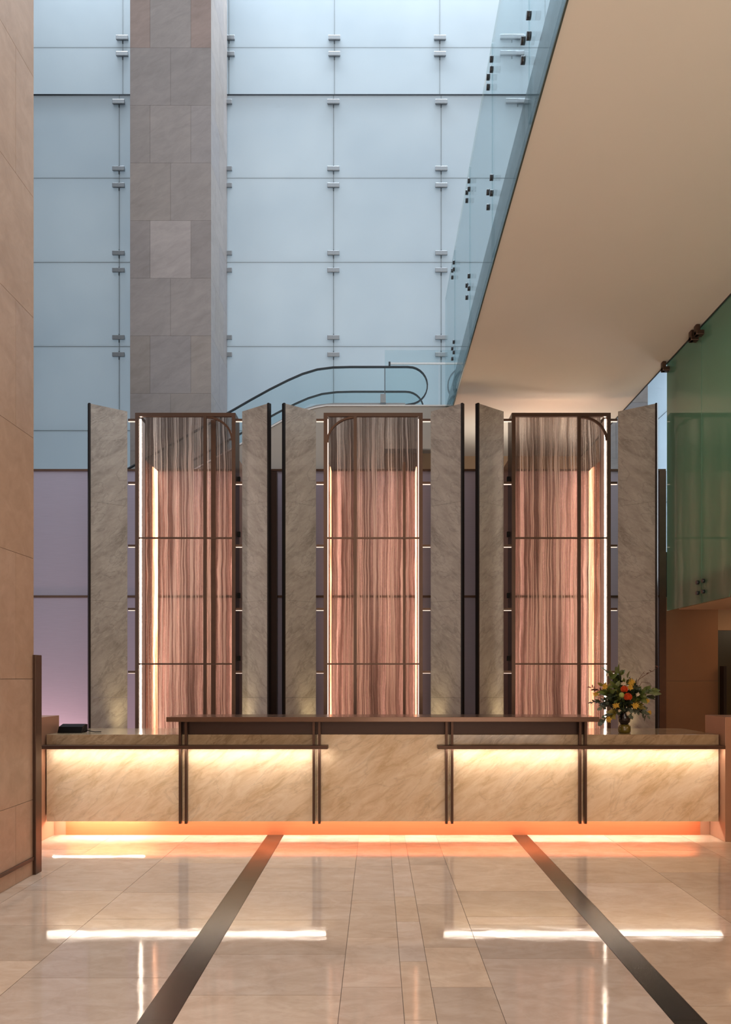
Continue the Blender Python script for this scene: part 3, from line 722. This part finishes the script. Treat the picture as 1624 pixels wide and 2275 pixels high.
def pincushion(tip, r, mat, lb, n=90):
    t_ = thing('pincushion_flower', lb, 'flower', (VX, VY, VZ), 0, 'flower arrangement on the counter')
    P = stem_pts(tip, 8, .02); bm = bmesh.new(); tube(bm, P, .003, 6); obj('stem', bm, M['leaf_dark'], t_)
    bm = bmesh.new(); c = tip
    bmesh.ops.create_uvsphere(bm, u_segments=16, v_segments=10, radius=r*.7, matrix=Matrix.Translation(c))
    for i in range(n):
        z = 1-2*(i+.5)/n*.9; a = i*2.4; rr = math.sqrt(max(0, 1-z*z)); d = Vector((rr*math.cos(a), rr*math.sin(a), z))
        tube(bm, [c+d*r*.5, c+d*r*.95, c+d*r*1.12+Vector((0,0,.004))], [.0035,.0022,.003], 5)
    obj('flower_head', bm, mat, t_)
pincushion(Lp(1387,1532,-.13), .030, M['orange'], 'upper orange pincushion flower at the heart of the bouquet')
pincushion(Lp(1395,1549,-.15), .034, M['orange'], 'lower, larger orange pincushion flower at the heart of the bouquet')
def petals(tip, r, mat, lb, name='yellow_flower', n=11):
    t_ = thing(name, lb, 'flower', (VX, VY, VZ), 0, 'flower arrangement on the counter')
    P = stem_pts(tip, 8, .03); bm = bmesh.new(); tube(bm, P, .0022, 6); obj('stem', bm, M['leaf_dark'], t_)
    bm = bmesh.new()
    for i in range(n):
        a = 2*PI*i/n; d = Vector((math.cos(a), -.5+random.uniform(-.3,.3), math.sin(a)))
        leaf(bm, tip, d, r*random.uniform(.7,1.15), r*.36, Vector((0,-1,0)))
    obj('petals', bm, mat, t_)
for (px, py, dy), r, lb in (((1324,1542,-.03), .035, 'yellow flower at the left edge of the bouquet'), ((1403,1516,-.04), .045, 'upper yellow flower right of the top leaves'), ((1400,1527,-.09), .035, 'yellow flower just right of the orange ones'), ((1411,1568,-.12), .042, 'yellow flower low on the right of the bouquet'), ((1436,1557,-.06), .032, 'small yellow flower at the right edge of the bouquet'), ((1368,1567,-.12), .038, 'yellow flower low on the left of the bouquet'), ((1352,1598,-.12), .036, 'lowest yellow flower drooping left of the vase'), ((1343,1525,-.06), .036, 'yellow flower among the upper left leaves'), ((1442,1583,-.03), .028, 'small yellow flower at the lower right tip')):
    petals(Lp(px, py, dy), r, M['yellow'], lb)
for (px, py, dy), r, lb in (((1385,1519,-.10), .030, 'white blossom just above the orange flowers'), ((1417,1543,-.12), .026, 'white blossom right of the orange flowers'), ((1349,1499,.0), .022, 'pale blossom at the top left tip of the bouquet'), ((1395,1585,-.13), .024, 'white blossom beside the vase neck'), ((1376,1579,-.13), .018, 'small white blossom left of the vase neck'), ((1325,1549,-.05), .02, 'pale blossom under the leftmost yellow flower'), ((1453,1533,-.01), .018, 'pale pink blossom at the far right tip')):
    petals(Lp(px, py, dy), r, M['white_petal'], lb, 'white_blossom', 9)
t_ = thing('seed_pod', 'round pale green bud left of the lower orange flower', 'flower', (VX, VY, VZ), 0, 'flower arrangement on the counter')
bm = bmesh.new(); c = Lp(1381,1544,-.17); tube(bm, stem_pts(c, 6, .02), .0025, 6); bmesh.ops.create_uvsphere(bm, u_segments=18, v_segments=12, radius=.025, matrix=Matrix.Translation(c))
for f in bm.faces: f.smooth = True
obj('bud', bm, M['bud'], t_)

# ------------------------------------------------------------------ rest of the room (outside the frame)
struct(bobj('wall_back', (-7.2, 7.2, -4.4, -4.21, 0, 14.5), M['white_plaster']))
struct(bobj('wall_far_left', (-6.7, -6.5, 5.6, 13.3, 0, 14.5), M['wall_stone']))
struct(bobj('ceiling_entrance', (XL, XA-.03, -4.2, -.5, 6.9, 7.1), M['white_plaster']))
struct(bobj('wall_far_right', (7.0, 7.2, -4.2, 11.4, 0, 5.1), M['tan_plaster']))

# ------------------------------------------------------------------ light
def area(name, loc, rot, sx_, sy_, power, col, spread=None):
    l = bpy.data.lights.new(name, 'AREA'); l.shape = 'RECTANGLE'; l.size = sx_; l.size_y = sy_; l.energy = power; l.color = col
    if spread: l.spread = spread
    o = bpy.data.objects.new(name, l); COL.objects.link(o); o.location = loc; o.rotation_euler = rot; return o
area('skylight', (-1.0, 12.3, 17.5), (0,0,0), 11, 1.1, 1900, (.82,.92,1.0))
area('camera_side_fill', (-.8, -3.9, 3.6), (math.radians(97),0,0), 5.5, 5, 85, (1,.93,.88))  # added fill behind the camera, lifts desk, fins and soffit
area('soffit_fill', (1.6, -1.2, .45), (PI,0,0), 3.5, 4, 300, (1,.88,.76))  # added fill aimed upwards to brighten the soffit but not the desk
area('entrance_ceiling_light', (-.8, -2.2, 6.8), (0,0,0), 3, 2.5, 160, (1,.72,.48))
area('lobby_ceiling_light', (5.0, 3.0, 2.6), (0,0,0), 2, 4, 60, (1,.66,.40))
area('side_daylight', (5.9, 11.3, 4.5), (0,math.radians(90),0), 4.5, 3.4, 220, (.84,.92,1))
area('corridor_fill', (5.2, 8.6, 2.5), (0,0,0), 1.6, 1.4, 12, (1,.62,.34))  # added warm fill for the brown wall on the right
area('soffit_end_fill', (2.0, 9.6, 4.15), (PI,0,0), 2.2, .8, 13, (1,.88,.76))  # added fill, lightens the dark far end of the soffit
area('mezzanine_light', (4.9, 4.8, 4.7), (0,0,0), 2, 4, 230, (1,.95,.85))
area('screen_washer', (-4.4, 8.9, .05), (math.radians(155),0,0), 1.6, .1, 45, (1,.56,.50))
def spot(name, loc, target, power, col, angle, blend=.6, size=.03):
    l = bpy.data.lights.new(name, 'SPOT'); l.energy = power; l.color = col; l.spot_size = angle; l.spot_blend = blend; l.shadow_soft_size = size
    o = bpy.data.objects.new(name, l); COL.objects.link(o); o.location = loc
    o.rotation_euler = (Vector(target)-Vector(loc)).to_track_quat('-Z', 'Y').to_euler(); return o
for (pn, pf, _), xf in zip(fins, finx):
    spot('fin_uplight', (xf+(.02 if pn > pf else -.02), 8.28, .75), (xf+(.03 if pn > pf else -.03), 8.47, 2.4), 30, (1,.78,.40), math.radians(52), 1, .08)
w = bpy.data.worlds.new('World'); S.world = w; w.use_nodes = True
bg = w.node_tree.nodes['Background']; bg.inputs[0].default_value = (.84,.90,.96,1); bg.inputs[1].default_value = 1.38

# ------------------------------------------------------------------ camera
cam = bpy.data.cameras.new('camera'); co = bpy.data.objects.new('camera', cam); COL.objects.link(co)
co.location = (0,0,CH); co.rotation_euler = (PI/2, 0, 0)
cam.sensor_fit = 'HORIZONTAL'; cam.sensor_width = 24; cam.lens = 24*F/1624
cam.shift_x = (812-CX)/1624; cam.shift_y = (CY-1137.5)/1624
cam.clip_end = 200; S.camera = co
S.view_settings.view_transform = 'Standard'; S.view_settings.look = 'None'; S.view_settings.exposure = 0; S.view_settings.gamma = 1
S.cycles.max_bounces = 10; S.cycles.transparent_max_bounces = 24
